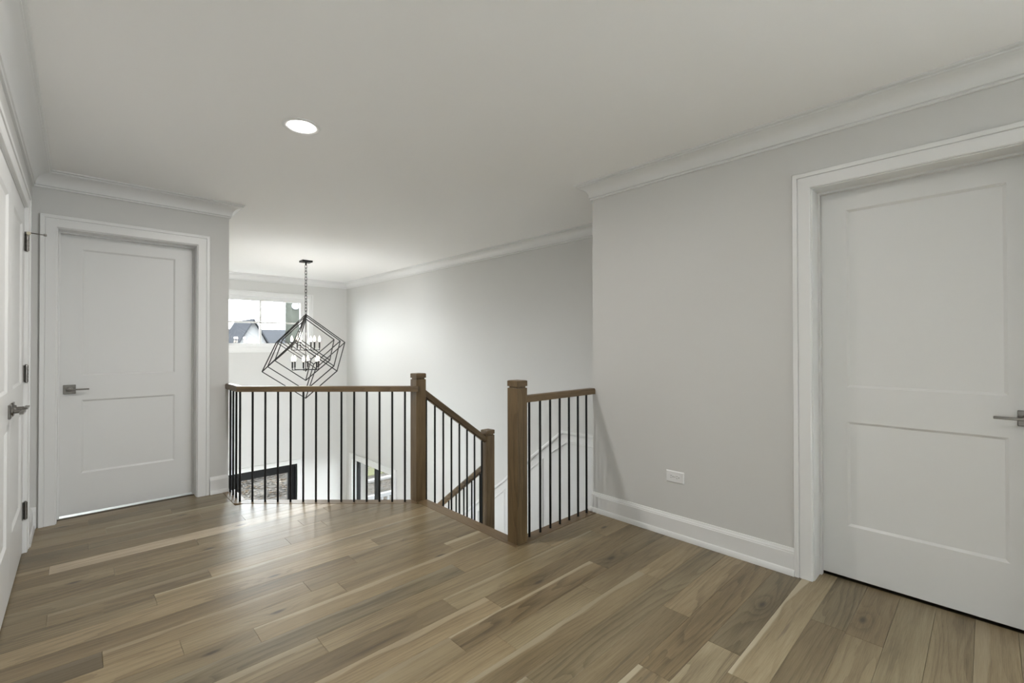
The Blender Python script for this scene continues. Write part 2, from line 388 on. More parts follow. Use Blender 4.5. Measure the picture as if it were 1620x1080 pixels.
struct(b, 'foyer_floor', M['floor'], 'oak floor of the foyer a storey below', 'floor')

# ------------------------------------------------------------------ upper floor and its boards
def diag_x(y): return 0.916 + (4.055 - y) / 0.963       # baluster line of the angled railing
floor = MB()
def prism(mb, pts, z0, z1):
    n = len(pts); mb.poly([(x, y, z1) for x, y in pts]); mb.poly([(x, y, z0) for x, y in reversed(pts)])
    for i in range(n):
        a, c = pts[i], pts[(i + 1) % n]; mb.poly([(*a, z0), (*c, z0), (*c, z1), (*a, z1)])
prism(floor, [(-0.95, YB), (2.93, YB), (2.93, -1.0), (XF, -1.0), (XF, 1.88), (XR, 1.88), (XR, 2.07), (2.0, 2.07), (2.0, 3.12), (0.96, 4.075), (0.96, YD), (0.9, YD + 0.16), (-0.95, YD + 0.16)], -0.3, -0.012)
floor = struct(floor, 'floor', M['sub'], 'matte oak board floor of the upstairs hall', 'floor')

JO = {4: [2.37], 5: [1.76, .6], 6: [1.89, .75], 7: [1.56], 8: [1.99, 1.0], 9: [1.2], 10: [.7, 2.2], 11: [1.28, 1.86, .45], 12: [1.125, 2.10], 13: [1.433, .5],
      14: [1.273, 2.45], 15: [.726, 2.09], 16: [1.512], 17: [.55], 18: [.306, .97, 1.636], 19: [.071, .843, 1.75], 20: [1.14], 21: [1.335], 22: [.272],
      23: [-.10, .514], 24: [.95], 25: [1.225], 26: [.142, 1.111], 27: [.538, 1.337], 28: [-.114], 29: [.85], 30: [.045], 31: [.64], 32: [.134], 33: [.5], 34: [.05], 35: [.333]}
TN = {(28, 1): 1.6, (28, 0): 1.05, (23, 0): .86, (23, 2): 1.22, (26, 2): .80, (26, 1): 1.04, (21, 0): 1.18, (21, 1): 1.0, (16, 0): .82, (16, 1): 1.06, (27, 0): .86, (27, 1): 1.12,
      (19, 0): .60, (19, 1): 1.0, (19, 2): .9, (12, 0): .92, (12, 1): .95, (12, 2): .84, (11, 1): 1.12, (11, 2): 1.06, (11, 3): .9, (8, 2): 1.22, (8, 1): .88, (8, 0): .95, (6, 2): .82, (6, 1): 1.22,
      (6, 0): 1.0, (7, 0): 1.15, (7, 1): .96, (5, 2): 1.18, (5, 1): .98, (4, 0): .80, (4, 1): .86, (3, 0): 1.0, (2, 0): .88, (1, 0): .86, (13, 0): .93, (13, 1): 1.14, (14, 0): .80, (14, 1): 1.1,
      (15, 1): 1.10, (15, 2): 1.12, (15, 0): 1.0, (18, 0): 1.0, (18, 1): 1.04, (18, 2): .98, (18, 3): 1.1, (22, 0): 1.0, (22, 1): 1.1, (9, 1): .92, (10, 1): .98, (20, 0): .86, (20, 1): .93,
      (29, 0): .90, (29, 1): 1.0, (30, 0): .88, (30, 1): 1.0, (31, 0): .90, (32, 0): 1.02, (32, 1): 1.04, (33, 0): .95, (34, 0): .97, (35, 0): 1.05, (35, 1): .9}
SAP = {(12, 1): .0, (5, 2): .1, (7, 0): .15, (28, 0): .6, (22, 1): .35, (18, 3): .3, (21, 1): .5, (17, 1): .45, (32, 1): .5, (27, 1): .4, (9, 0): .4, (20, 1): .6, (10, 1): .3}
def clip(poly, a, bb, c):       # keep a*x + b*y <= c
    out = []
    for i in range(len(poly)):
        p, q = poly[i], poly[(i + 1) % len(poly)]
        dp, dq = a * p[0] + bb * p[1] - c, a * q[0] + bb * q[1] - c
        if dp <= 0: out.append(p)
        if (dp < 0 < dq) or (dq < 0 < dp):
            t_ = dp / (dp - dq); out.append((p[0] + (q[0] - p[0]) * t_, p[1] + (q[1] - p[1]) * t_))
    return out
def inset(poly, d):
    n = len(poly); out = []
    for i in range(n):
        p0, p1, p2 = Vector(poly[i - 1]), Vector(poly[i]), Vector(poly[(i + 1) % n])
        e1, e2 = (p1 - p0).normalized(), (p2 - p1).normalized(); n1, n2 = Vector((-e1.y, e1.x)), Vector((-e2.y, e2.x))
        mv = n1 + n2; mv = mv / max(0.3, mv.dot(n1)); out.append(tuple(p1 + mv * d))
    return out
rng = random.Random(11)
W = 0.127
for k in range(-12, 36):
    y0 = -0.081 + W * k; y1 = min(y0 + W, YD + 0.14)
    js = sorted(JO.get(k, []))
    if not js:
        x = XL + rng.uniform(0.3, 1.2)
        while x < XR - 0.3: js.append(x); x += rng.uniform(0.7, 1.5)
    ends = [XL - 0.02] + js + [XR + (0.14 if k < 6 else 0.0)]
    if 0.60 < y0 < 0.69: ends[-1] = XR
    if k == 16: ends = ends[:-1] + [1.915, XR]
    for i in range(len(ends) - 1):
        xa, xb = ends[i], ends[i + 1]
        tone = TN.get((k, i), rng.uniform(0.86, 1.1)); warm = rng.uniform(-0.035, 0.035); sap = SAP.get((k, i), 1.0 if rng.random() < 0.8 else 0.6)
        poly = [(xa, y0), (xb, y0), (xb, y1), (xa, y1)]
        if k == 16 and i == len(ends) - 2: poly = clip(poly, 0, 1, 1.982)
        if k >= 17:
            poly = clip(poly, 1, 0, 1.913)
            if k <= 31: poly = clip(poly, 0.963, 1, 0.963 * 0.916 + 4.055 - 0.045 * 1.388)
            else: poly = clip(poly, 1, 0, 0.868)
        if len(poly) < 3: continue
        area = sum(poly[q][0] * poly[(q + 1) % len(poly)][1] - poly[(q + 1) % len(poly)][0] * poly[q][1] for q in range(len(poly))) / 2
        if area < 0.002: continue
        lo, hi = inset(poly, 0.0003), inset(poly, 0.0011)
        mb = MB(); n = len(poly); mb.poly([(x, y, 0.0) for x, y in hi])
        for q in range(n):
            r_ = (q + 1) % n
            mb.poly([(*lo[q], -0.0009), (*lo[r_], -0.0009), (*hi[r_], 0.0), (*hi[q], 0.0)])
            mb.poly([(*lo[q], -0.0115), (*lo[r_], -0.0115), (*lo[r_], -0.0009), (*lo[q], -0.0009)])
        o = mb.build('plank', M['floor'], floor, origin=((xa + xb) / 2, (y0 + y0 + W) / 2, 0))
        tone = 1 + (tone - 1) * 1.3; pale = max(0.0, tone - 1.15) * 0.35; o.color = (tone * (1 + warm) * (1 - pale * 0.3), tone, tone * (1 - warm + pale), sap)
# darker border boards round the stair opening
def border(pts, mat):
    mb = MB(); lo, hi = pts, inset(pts, 0.0015); n = len(pts)
    mb.poly([(x, y, 0.0015) for x, y in hi])
    for q in range(n):
        r_ = (q + 1) % n
        mb.poly([(*lo[q], 0.0), (*lo[r_], 0.0), (*hi[r_], 0.0015), (*hi[q], 0.0015)])
        mb.poly([(*lo[q], -0.026), (*lo[r_], -0.026), (*lo[r_], 0.0), (*lo[q], 0.0)])
    mb.poly([(x, y, -0.026) for x, y in reversed(lo)])
    cx, cy = sum(p[0] for p in pts) / n, sum(p[1] for p in pts) / n
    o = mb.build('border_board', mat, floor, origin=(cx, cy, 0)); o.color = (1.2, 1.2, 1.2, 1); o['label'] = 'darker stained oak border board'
    return o
nx, ny = 0.6937, 0.7203     # towards the void, square to the angled railing
pA, pB = (0.916, 4.055), (1.955, 3.0545)
off = lambda p, d: (p[0] + nx * d, p[1] + ny * d)
inA, inB, outA, outB = off(pA, -0.045), off((1.913, 3.0948), -0.045), off(pA, 0.045), off((1.96, 3.05), 0.045)
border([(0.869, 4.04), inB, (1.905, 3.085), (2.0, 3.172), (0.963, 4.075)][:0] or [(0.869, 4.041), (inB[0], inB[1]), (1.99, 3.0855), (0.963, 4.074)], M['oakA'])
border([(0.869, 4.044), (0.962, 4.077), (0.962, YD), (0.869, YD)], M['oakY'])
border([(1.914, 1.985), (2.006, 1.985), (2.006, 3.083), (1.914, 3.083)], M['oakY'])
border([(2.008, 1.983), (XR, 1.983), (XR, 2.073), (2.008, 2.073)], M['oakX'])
# finished drywall edge under the landing, down to the foyer
b = MB(); b.box((0.85, YD, -0.31), (0.96, YD + 0.155, -0.03))
struct(b, 'trim_8', M['wall'], 'painted edge of the upper floor beside the angled railing', 'trim')

# ------------------------------------------------------------------ crown moulding, one run per wall
arc = [(0.018 + 0.064 * (1 - math.cos(a)), 2.320 + 0.066 * math.sin(a)) for a in [math.radians(90 * i / 7) for i in range(8)]]
arc = [(0.018 + 0.064 * (1 - math.cos(a)) , 2.320 + 0.066 * math.sin(a)) for a in [math.radians(10 + 72 * i / 7) for i in range(8)]]
crown = [(0, 2.298), (0.010, 2.298), (0.013, 2.301), (0.013, 2.306), (0.009, 2.308), (0.009, 2.311), (0.018, 2.314), (0.018, 2.320)] + arc + [(0.080, 2.3885), (0.087, 2.3885), (0.088, 2.391), (0.088, 2.396), (0.084, 2.3975), (0.094, 2.3995), (0.099, 2.402), (0.099, ZC), (0, ZC)]
cpath = [(XR, YB), (XR, YE), (XF, YE), (XF, YF), (XV, YF), (XV, YD), (XL, YD), (XL, YB)]
clab = ['white crown moulding above the right hall wall', 'white crown moulding on the stair end wall', 'white crown moulding along the tall stair wall', 'white crown moulding above the high foyer window',
        'white crown moulding on the foyer side wall', 'white crown moulding above the single door', 'white crown moulding above the double closet doors', 'white crown moulding behind the camera']
for i in range(8):
    mb = MB(); mb.sweep(lambda x, y, z: (x, y, z), cpath, crown, closed=True, only={i})
    struct(mb, 'trim_%d' % (i + 1 if i < 7 else 9), M['trim'], clab[i], 'trim', smooth=25)

# ------------------------------------------------------------------ baseboards
base = [(0, 0.0005), (0.026, 0.0005), (0.026, 0.018), (0.021, 0.029), (0.015, 0.033), (0.015, 0.116), (0.0125, 0.120), (0.0125, 0.125), (0.008, 0.131), (0.006, 0.140), (0, 0.142)]
flat = lambda x, y, z: (x, y, z)
for nm, path, lab in (('baseboard_right', [(XR, 0.713), (XR, YE), (XR + 0.06, YE)], 'white baseboard with shoe moulding under the outlet'),
                      ('baseboard_near', [(XR, YB), (XR, -0.272)], 'white baseboard beyond the right hand door'),
                      ('baseboard_back', [(XV, YD), (0.780, YD)], 'short white baseboard between single door and railing'),
                      ('baseboard_corner', [(-0.206, YD), (XL, YD), (XL, 4.024)], 'white baseboard in the corner between the doors'),
                      ('baseboard_left', [(XL, 2.449), (XL, YB)], 'white baseboard before the double closet doors')):
    mb = MB(); mb.sweep(flat, path, base); struct(mb, nm, M['trim'], lab, 'baseboard', smooth=25)

# ------------------------------------------------------------------ doors
casing = [(0.005, 0), (0.005, 0.013), (0.010, 0.016), (0.060, 0.016), (0.0615, 0.012), (0.0645, 0.012), (0.066, 0.020), (0.085, 0.021), (0.087, 0.019), (0.087, 0)]
def leaf(name, P, u0, u1, z0, z1, panels, parent=None, origin=None, thick=0.035):
    mb = MB(); bw, bd = 0.012, 0.009
    us = sorted({u0, u1, *[p[0] for p in panels], *[p[1] for p in panels]}); zs = sorted({z0, z1, *[p[2] for p in panels], *[p[3] for p in panels]})
    for i in range(len(us) - 1):
        for j in range(len(zs) - 1):
            cu, cz = (us[i] + us[i + 1]) / 2, (zs[j] + zs[j + 1]) / 2
            if any(p[0] < cu < p[1] and p[2] < cz < p[3] for p in panels): continue
            mb.poly([P(us[i], zs[j], 0), P(us[i + 1], zs[j], 0), P(us[i + 1], zs[j + 1], 0), P(us[i], zs[j + 1], 0)])
    for (a, c, e, g) in panels:
        o_ = [(a, e), (c, e), (c, g), (a, g)]; i_ = [(a + bw, e + bw), (c - bw, e + bw), (c - bw, g - bw), (a + bw, g - bw)]
        for q in range(4):
            r_ = (q + 1) % 4
            mb.poly([P(*o_[q], 0), P(*o_[r_], 0), P(*i_[r_], -bd), P(*i_[q], -bd)])
    cs = [(u0, z0), (u1, z0), (u1, z1), (u0, z1)]
    for q in range(4):
        r_ = (q + 1) % 4; mb.poly([P(*cs[q], 0), P(*cs[r_], 0), P(*cs[r_], -thick), P(*cs[q], -thick)])
    mb.poly([P(*c_, -thick) for c_ in cs])
    root = mb.build(name, M['door'], parent, origin=origin or P((u0 + u1) / 2, z0, 0))
    for (a, c, e, g) in panels:
        pb = MB(); pb.mbox(P, a + bw - 0.001, c - bw + 0.001, e + bw - 0.001, g - bw + 0.001, -bd - 0.012, -bd + 0.0003)
        pb.build('panel', M['door'], root, origin=P((a + c) / 2, e, -bd))
    return root
def lever(P, u, z, sgn, parent, lock=False):
    mb = MB(); mb.mbox(P, u - 0.033, u + 0.033, z - 0.033, z + 0.033, 0.0, 0.009)
    h = mb.build('door_handle', M['nickel'], parent, origin=P(u, z, 0), bevel=0.002)
    h['label'] = 'brushed nickel lever handle on a square plate'
    ax = Vector(P(0, 0, 1)) - Vector(P(0, 0, 0))
    mb = MB(); mb.lathe(P(u, z, 0.0085), ax, [(0, 0.019), (0.008, 0.018), (0.009, 0.010), (0.034, 0.010)], 18)
    mb.build('lever_neck', M['nickel'], h, origin=P(u, z, 0), smooth=40)
    mb = MB(); a, c = sorted((u - sgn * 0.011, u + sgn * 0.104)); mb.mbox(P, a, c, z - 0.0055, z + 0.0055, 0.040, 0.056)
    mb.build('lever', M['nickel'], h, origin=P(u, z, 0), bevel=0.0025, seg=2)
    return h
def frame_parts(root, P, u0, u1, zt, depth, stop0, stop1, face0=0.0):
    """jamb lining, door stop and casing around an opening u0..u1 (inside of jamb) up to zt"""
    mb = MB(); t_ = 0.018
    mb.mbox(P, u0 - t_, u0, 0.001, zt + t_, face0 - depth, face0); mb.mbox(P, u1, u1 + t_, 0.001, zt + t_, face0 - depth, face0); mb.mbox(P, u0, u1, zt, zt + t_, face0 - depth, face0)
    mb.mbox(P, u0, u0 + 0.010, 0.001, zt, stop0, stop1); mb.mbox(P, u1 - 0.010, u1, 0.001, zt, stop0, stop1); mb.mbox(P, u0 + 0.010, u1 - 0.010, zt - 0.010, zt, stop0, stop1)
    mb.build('door_jamb', M['trim'], root)
    mb = MB(); mb.sweep(lambda u, z, d: P(u, z, d + face0), [(u0 - 0.0, 0.001), (u0 - 0.0, zt), (u1, zt), (u1, 0.001)], casing)
    mb.build('casing', M['trim'], root)

# door in the back wall: leaf face 0.135 behind the wall face
P1 = lambda u, z, d: (u, 4.560 - d, z)
d1 = leaf('door_1', P1, -0.1055, 0.6835, 0.011, 2.029, [(0.013, 0.563, 0.297, 0.829), (0.013, 0.563, 1.008, 1.928)])
tag(d1, 'white two panel single door straight ahead, lever at its left edge', 'door', kind='structure')
frame_parts(d1, P1, -0.109, 0.688, 2.034, 0.155, 0.002, 0.030, face0=0.135)
lever(P1, -0.050, 0.911, 1, d1)
# door in the right wall
P2 = lambda u, z, d: (2.895 - d, u, z)
d2 = leaf('door_2', P2, -0.175, 0.6205, 0.016, 2.029, [(-0.060, 0.508, 0.283, 0.823), (-0.060, 0.508, 1.002, 1.926)])
tag(d2, 'white two panel door in the right wall, cut by the picture edge', 'door', kind='structure')
frame_parts(d2, P2, -0.1785, 0.626, 2.034, 0.173, 0.002, 0.032, face0=0.138)
lever(P2, -0.118, 0.911, 1, d2)
# double closet doors in the left wall
P3 = lambda u, z, d: (XL - 0.004 + d, u, z)
zt3 = 2.042
d3 = leaf('door_3', P3, 3.2365, 3.931, 0.012, zt3 - 0.004, [(3.352, 3.816, 0.296, 0.829), (3.352, 3.816, 1.008, 1.928)])
tag(d3, 'white closet door leaf with three nickel hinges, next to the corner', 'door', kind='structure')
frame_parts(d3, P3, 2.540, 3.934, zt3, 0.12, -0.065, -0.037, face0=0.004)
d4 = leaf('door_4', P3, 2.543, 3.2335, 0.012, zt3 - 0.004, [(2.658, 3.118, 0.296, 0.829), (2.658, 3.118, 1.008, 1.928)])
tag(d4, 'white closet door leaf nearest the picture edge, lever on its far stile', 'door', kind='structure')
lever(P3, 3.300, 0.915, 1, d3); lever(P3, 3.174, 0.915, -1, d4)
for i, z in enumerate((1.838, 1.06, 0.252)):
    mb = MB(); xk, yk = XL + 0.0085, 3.9325
    mb.box((XL - 0.004, yk - 0.024, z - 0.05), (XL - 0.002, yk + 0.0, z + 0.05)); mb.box((XL - 0.001, yk + 0.002, z - 0.05), (XL + 0.003, yk + 0.012, z + 0.05))
    for q in range(5): mb.lathe((xk, yk, z - 0.05 + q * 0.02 + 0.001), (0, 0, 1), [(0, 0.0088), (0.018, 0.0088)], 12)
    mb.lathe((xk, yk, z - 0.054), (0, 0, 1), [(0, 0.003), (0.002, 0.006), (0.106, 0.006), (0.110, 0.003)], 10)
    h = mb.build('hinge', M['nickel'], d3, origin=(xk, yk, z), smooth=40); h['label'] = 'brushed nickel butt hinge'
    if i == 0:
        mb = MB(); zs_ = z + 0.056
        mb.box((xk - 0.010, yk - 0.010, zs_), (xk + 0.012, yk + 0.010, zs_ + 0.006)); mb.lathe((xk, yk, zs_ + 0.003), (1, 0.25, 0), [(0, 0.004), (0.075, 0.003)], 8)
        mb.lathe((xk + 0.068, yk + 0.017, zs_ + 0.003), (1, 0.25, 0), [(0, 0.0075), (0.012, 0.0065)], 10)
        mb.build('door_stop', M['nickel'], h, origin=(xk, yk, zs_), smooth=40)
        mb = MB(); mb.lathe((xk + 0.006, yk - 0.004, zs_ - 0.002), (0, -1, 0), [(0, 0.010), (0.010, 0.010)], 10)
        s_ = mb.build('stop_pad', M['rubber'], h, origin=(xk, yk, zs_), smooth=40); s_['label'] = 'ivory rubber pad'

# ------------------------------------------------------------------ newel posts
def newel(x0, y0, zb, zt, label, wd=0.088):
    cx, cy = x0 + wd / 2, y0 + wd / 2; h = wd / 2
    root = empty('newel_post', (cx, cy, zb)); tag(root, label, 'post', 'square oak newel posts of the stairs')
    mb = MB(); mb.box((cx - h, cy - h, zb), (cx + h, cy + h, zt - 0.048)); mb.build('shaft', M['oakZ'], root, origin=(cx, cy, zb), bevel=0.0015)
    mb = MB(); k = h - 0.0085; mb.box((cx - k, cy - k, zt - 0.049), (cx + k, cy + k, zt - 0.035)); mb.build('neck', M['oakZ'], root, origin=(cx, cy, zt - 0.05))
    mb = MB(); z0, z1 = zt - 0.037, zt - 0.004; q = h + 0.0005; r_ = h - 0.006
    mb.hexa([(cx - q, cy - q, z0), (cx + q, cy - q, z0), (cx + q, cy + q, z0), (cx - q, cy + q, z0), (cx - q, cy - q, z1), (cx + q, cy - q, z1), (cx + q, cy + q, z1), (cx - q, cy + q, z1)])
    i = len(mb.v); mb.f.pop(1)
    mb.v += [(cx - r_, cy - r_, zt - 0.001), (cx + r_, cy - r_, zt - 0.001), (cx + r_, cy + r_, zt - 0.001), (cx - r_, cy + r_, zt - 0.001), (cx, cy, zt + 0.003)]
    for a in range(4):
        c_ = (a + 1) % 4; mb.f.append([4 + a, 4 + c_, i + c_, i + a]); mb.f.append([i + a, i + c_, i + 4])
    mb.build('post_cap', M['oakX'], root, origin=(cx, cy, z0))
    return root
newel(1.908, 3.085, 0.0016, 1.003, 'oak newel post where the angled railing meets the stair railing')
newel(1.938, 1.987, 0.0016, 1.006, 'oak newel post standing forward on the hall floor, tallest in the picture')
newel(2.634, 3.085, -0.561, 0.462, 'lower oak newel post down at the stair landing')

# ------------------------------------------------------------------ railings
BR = 0.0078
def baluster_mesh(h):
    mb = MB(); mb.lathe((0, 0, 0), (0, 0, 1), [(0, BR), (h, BR)], 12, cap=True); return mb
def baluster_set(root, spots, first=None):
    """spots: (x, y, z base, height)"""
    src = {}
    for (x, y, z, h) in spots:
        key = round(h, 4)
        if key in src: copy_part(src[key], root, (x, y, z))
        else:
            mb = MB(); mb.lathe((x, y, z), (0, 0, 1), [(0, BR), (h, BR)], 12); src[key] = mb.build('baluster', M['iron'], root, origin=(x, y, z), smooth=40)
ZR = 0.905
RW, RH = 0.029, 0.042
rail_prof = [(-RW, ZR - RH), (RW, ZR - RH), (RW, ZR - 0.012), (RW - 0.003, ZR - 0.004), (RW - 0.009, ZR), (-RW + 0.009, ZR), (-RW + 0.003, ZR - 0.004), (-RW, ZR - 0.012)]
# angled gallery railing
g = empty('gallery_railing', (1.4, 3.58, 0)); tag(g, 'angled oak railing with black iron balusters between door wall and newel post', 'railing')
mb = MB(); path = [(0.916, YD - 0.001), (0.916, 4.055), (1.928, 3.080)]
mb.sweep(flat, path, rail_prof, only={1}); mb.build('handrail', M['oakA'], g, origin=(1.4, 3.58, ZR), smooth=30)
mb = MB(); mb.sweep(flat, path, rail_prof, only={0}); mb.build('handrail', M['oakY'], g, origin=(0.916, 4.2, ZR), smooth=30)
sp_ = [(0.917, y, 0.0015, ZR - RH - 0.001) for y in (4.373, 4.277, 4.178, 4.060)]
sp_ += [(0.987 + (1.849 - 0.987) * i / 12, 3.986 + (3.156 - 3.986) * i / 12, 0.0015, ZR - RH - 0.001) for i in range(13)]
baluster_set(g, sp_)
# short railing to the right wall
g = empty('landing_railing', (2.4, 2.028, 0)); tag(g, 'short oak railing with black iron balusters meeting the right wall', 'railing')
mb = MB(); mb.sweep(flat, [(2.027, 2.030), (XR + 0.003, 2.030)], rail_prof); mb.build('handrail', M['oakX'], g, origin=(2.4, 2.03, ZR), smooth=30)
baluster_set(g, [(x, 2.028, 0.0015, ZR - RH - 0.001) for x in (2.085, 2.187, 2.286, 2.384, 2.484, 2.584, 2.683)])
# sloping stair railing, upper flight
def slope_rail(root, a, c, mat, hh=0.055, fill=True):
    """a, c: top centre of each end; plumb-cut rail"""
    a, c = Vector(a), Vector(c); d = (c - a); d.z = 0; n_ = Vector((-d.y, d.x, 0)).normalized()
    prof = [(-RW, -hh), (RW, -hh), (RW, -0.014), (RW - 0.009, 0), (-RW + 0.009, 0), (-RW, -0.014)]
    mb = MB(); i = len(mb.v)
    for e in (a, c):
        for o_, z_ in prof: mb.v.append(tuple(e + n_ * o_ + Vector((0, 0, z_))))
    k = len(prof)
    for q in range(k): mb.f.append([q, (q + 1) % k, k + (q + 1) % k, k + q])
    mb.f.append(list(range(k))); mb.f.append(list(range(k, 2 * k))[::-1])
    mb.build('handrail', mat, root, origin=(a + c) / 2, smooth=30)
    mb = MB(); f = 0.012
    mb.hexa([tuple(e + n_ * o_ + Vector((0, 0, z_))) for e in (a, c) for o_, z_ in ((-f, -hh - 0.009), (f, -hh - 0.009), (f, -hh + 0.001), (-f, -hh + 0.001))])
    mb.build('rail_fillet', mat, root, origin=(a + c) / 2)
g = empty('stair_railing', (2.3, 3.128, -0.3)); tag(g, 'oak stair railing sloping down from the floor to the lower newel post', 'railing')
zr1 = lambda x: 0.863 - 0.7206 * (x - 2.013)
slope_rail(g, (1.998, 3.128, zr1(1.998)), (2.634, 3.128, zr1(2.634)), M['oakS'])
st = []
for i in range(8):
    x = 2.026 + 0.0830 * i; zb = -0.187 * (1 + int((x - 1.985) / 0.24)); st.append((x, 3.128, zb, zr1(x) - 0.062 - zb))
baluster_set(g, st)
# lower flight railing, running towards the foyer
g = empty('lower_stair_railing', (2.68, 4.6, -1.8)); tag(g, 'lower oak stair railing seen through the balusters, sloping to the foyer', 'railing')
zr2 = lambda y: 0.110 - 0.745 * (y - 3.226)
slope_rail(g, (2.680, 3.174, zr2(3.174)), (2.680, 6.05, zr2(6.05)), M['oakY'])
ys = [3.24 + 0.1225 * i for i in range(23)]
st = []
for y in ys:
    zb = -0.935 - 0.187 * min(10, 1 + int((y - 3.10) / 0.25)); st.append((2.680, y, zb, zr2(y) - 0.062 - zb))
baluster_set(g, st)

# ------------------------------------------------------------------ staircase
s = empty('staircase', (2.3, 2.6, -0.56)); tag(s, 'oak stairs dropping from the hall to a landing, then to the foyer', 'stairs')
def tread(a, c, z, lip):
    mb = MB(); mb.box((a[0], a[1], z - 0.026), (c[0], c[1], z)); mb.build('tread', M['oakY'] if lip == 'x' else M['oakX'], s, origin=((a[0] + c[0]) / 2, (a[1] + c[1]) / 2, z), bevel=0.004)
def riser(a, c):
    mb = MB(); mb.box(a, c); mb.build('riser', M['trim'], s, origin=((a[0] + c[0]) / 2, (a[1] + c[1]) / 2, a[2]))
ZLD = -0.935
for i in range(4):
    x = 1.985 + 0.24 * i; z = -0.187 * (i + 1); tread((x, YE + 0.019, z), (x + 0.265, 3.16, z), z, 'x')
for i in range(5):
    x = 1.985 + 0.24 * i; riser((x, YE + 0.019, -0.187 * (i + 1)), (x + 0.016, 3.14, -0.187 * i - 0.03))
tread((2.945, YE + 0.019, ZLD), (XF - 0.03, 3.12, ZLD), ZLD, 'x')
for i in range(10):
    y = 3.10 + 0.25 * i; z = ZLD - 0.187 * (i + 1); tread((2.66, y, z), (XF - 0.03, y + 0.275, z), z, 'y'); riser((2.67, y, z), (XF - 0.03, y + 0.016, z + 0.16))
mb = MB(); mb.poly([(1.985, 3.14, -0.03), (2.64, 3.14, -0.56), (2.64, 3.14, -0.95), (1.985, 3.14, -0.45)]); mb.build('stringer', M['trim'], s)
mb = MB(); y0, y1 = 3.10, 6.10
mb.hexa([(2.64, y0, -1.35), (2.655, y0, -1.35), (2.655, 5.6, -2.99), (2.64, 5.6, -2.99), (2.64, y0, -0.95), (2.655, y0, -0.95), (2.655, 5.6, -2.80), (2.64, 5.6, -2.80)])
mb.build('stringer', M['trim'], s)

# ------------------------------------------------------------------ wainscot on the stair wall
ZW = 0.298; SW = 0.770; YK = 3.09
wz = lambda y, o=0.0: (ZW + o) - max(0.0, y - YK) * SW
PW = lambda u, z, d: (XF - d, u, z)
mb = MB()
pts = [(YE, ZW), (YK, ZW), (6.3, wz(6.3)), (6.3, wz(6.3) - 0.8), (YK, ZW - 1.23), (YE, ZW - 1.23)]
for q in range(5): pass
mb.poly([PW(u, z, 0.006) for u, z in pts])
for q in range(6):
    r_ = (q + 1) % 6; mb.poly([PW(*pts[q], 0), PW(*pts[r_], 0), PW(*pts[r_], 0.006), PW(*pts[q], 0.006)])
wain = struct(mb, 'trim_10', M['trim'], 'white panelled wainscot stepping down the stair wall', 'trim')
cap_prof = [(-0.014, 0.006), (-0.014, 0.009), (-0.002, 0.011), (0.0, 0.026), (0.003, 0.028), (0.020, 0.030), (0.028, 0.026), (0.034, 0.012), (0.034, 0.0), (-0.014, 0.0)]
mb = MB(); mb.sweep(PW, [(YE, ZW), (YK, ZW), (6.3, wz(6.3))], cap_prof); mb.build('cap_moulding', M['trim'], wain, smooth=25)
bead = [(-0.010, 0.005), (-0.009, 0.018), (0.0, 0.020), (0.005, 0.014), (0.011, 0.005)]
DZ = 0.088
pan = [[(2.66, ZW - DZ), (3.045, ZW - DZ), (3.275, wz(3.275, -DZ - 0.012)), (3.275, wz(3.275, -1.02)), (2.66, ZW - 1.02)]]
for y in (3.388, 4.004, 4.620, 5.236): pan.append([(y, wz(y, -DZ - 0.012)), (y + 0.50, wz(y + 0.50, -DZ - 0.012)), (y + 0.50, wz(y + 0.50, -1.02)), (y, wz(y, -1.02))])
for p in pan:
    mb = MB(); mb.sweep(PW, p, bead, closed=True); mb.build('panel_moulding', M['trim'], wain)
# wainscot return on the end wall beside the half railing
mb = MB(); mb.box((XR, YE, -0.6), (XF - 0.03, YE + 0.012, ZW)); mb.box((XR, YE, -0.95), (XF - 0.03, YE + 0.012, -0.6)); mb.box((XR, YE, ZW), (XF - 0.03, YE + 0.018, ZW + 0.03))
struct(mb, 'trim_11', M['trim'], 'white wainscot edge beside the short railing', 'trim')

# ------------------------------------------------------------------ upper foyer window
wn = MB(); PF = lambda u, z, d: (u, YF - d, z)
ux0, ux1, uz0, uz1 = 1.464, 2.988, 1.186, 2.055
for a in ((ux0 - 0.02, ux0, uz0 - 0.02, uz1 + 0.02), (ux1, ux1 + 0.02, uz0 - 0.02, uz1 + 0.02), (ux0, ux1, uz1, uz1 + 0.02), (ux0, ux1, uz0 - 0.02, uz0)):
    wn.mbox(PF, *a, -0.16, 0.0)
wn = struct(wn, 'window_1', M['trim'], 'high white framed window with four panes behind the chandelier', 'window')
wcas = [(0.004, 0), (0.004, 0.014), (0.010, 0.017), (0.066, 0.017), (0.068, 0.013), (0.071, 0.013), (0.073, 0.021), (0.093, 0.022), (0.095, 0.020), (0.095, 0)]
mb = MB(); mb.sweep(PF, [(ux0, uz0), (ux0, uz1), (ux1, uz1), (ux1, uz0)], [(o_ * 0.82, d_) for o_, d_ in wcas], closed=True); mb.build('window_casing', M['trim'], wn)
mb = MB(); gx0, gx1, gz0, gz1 = 1.580, 2.873, 1.262, 1.980
for a in ((ux0, gx0, uz0, uz1), (gx1, ux1, uz0, uz1), (gx0, gx1, gz1, uz1), (gx0, gx1, uz0, gz0)): mb.mbox(PF, *a, -0.11, -0.062)
for a in ((ux0, gx0 - 0.045, uz0, uz1), (gx1 + 0.045, ux1, uz0, uz1), (gx0 - 0.045, gx1 + 0.045, gz1 + 0.03, uz1), (gx0 - 0.045, gx1 + 0.045, uz0, gz0 - 0.03)): mb.mbox(PF, *a, -0.062, -0.045)
mb.build('sash', M['trim'], wn)
mcx, mcz = 2.226, 1.614
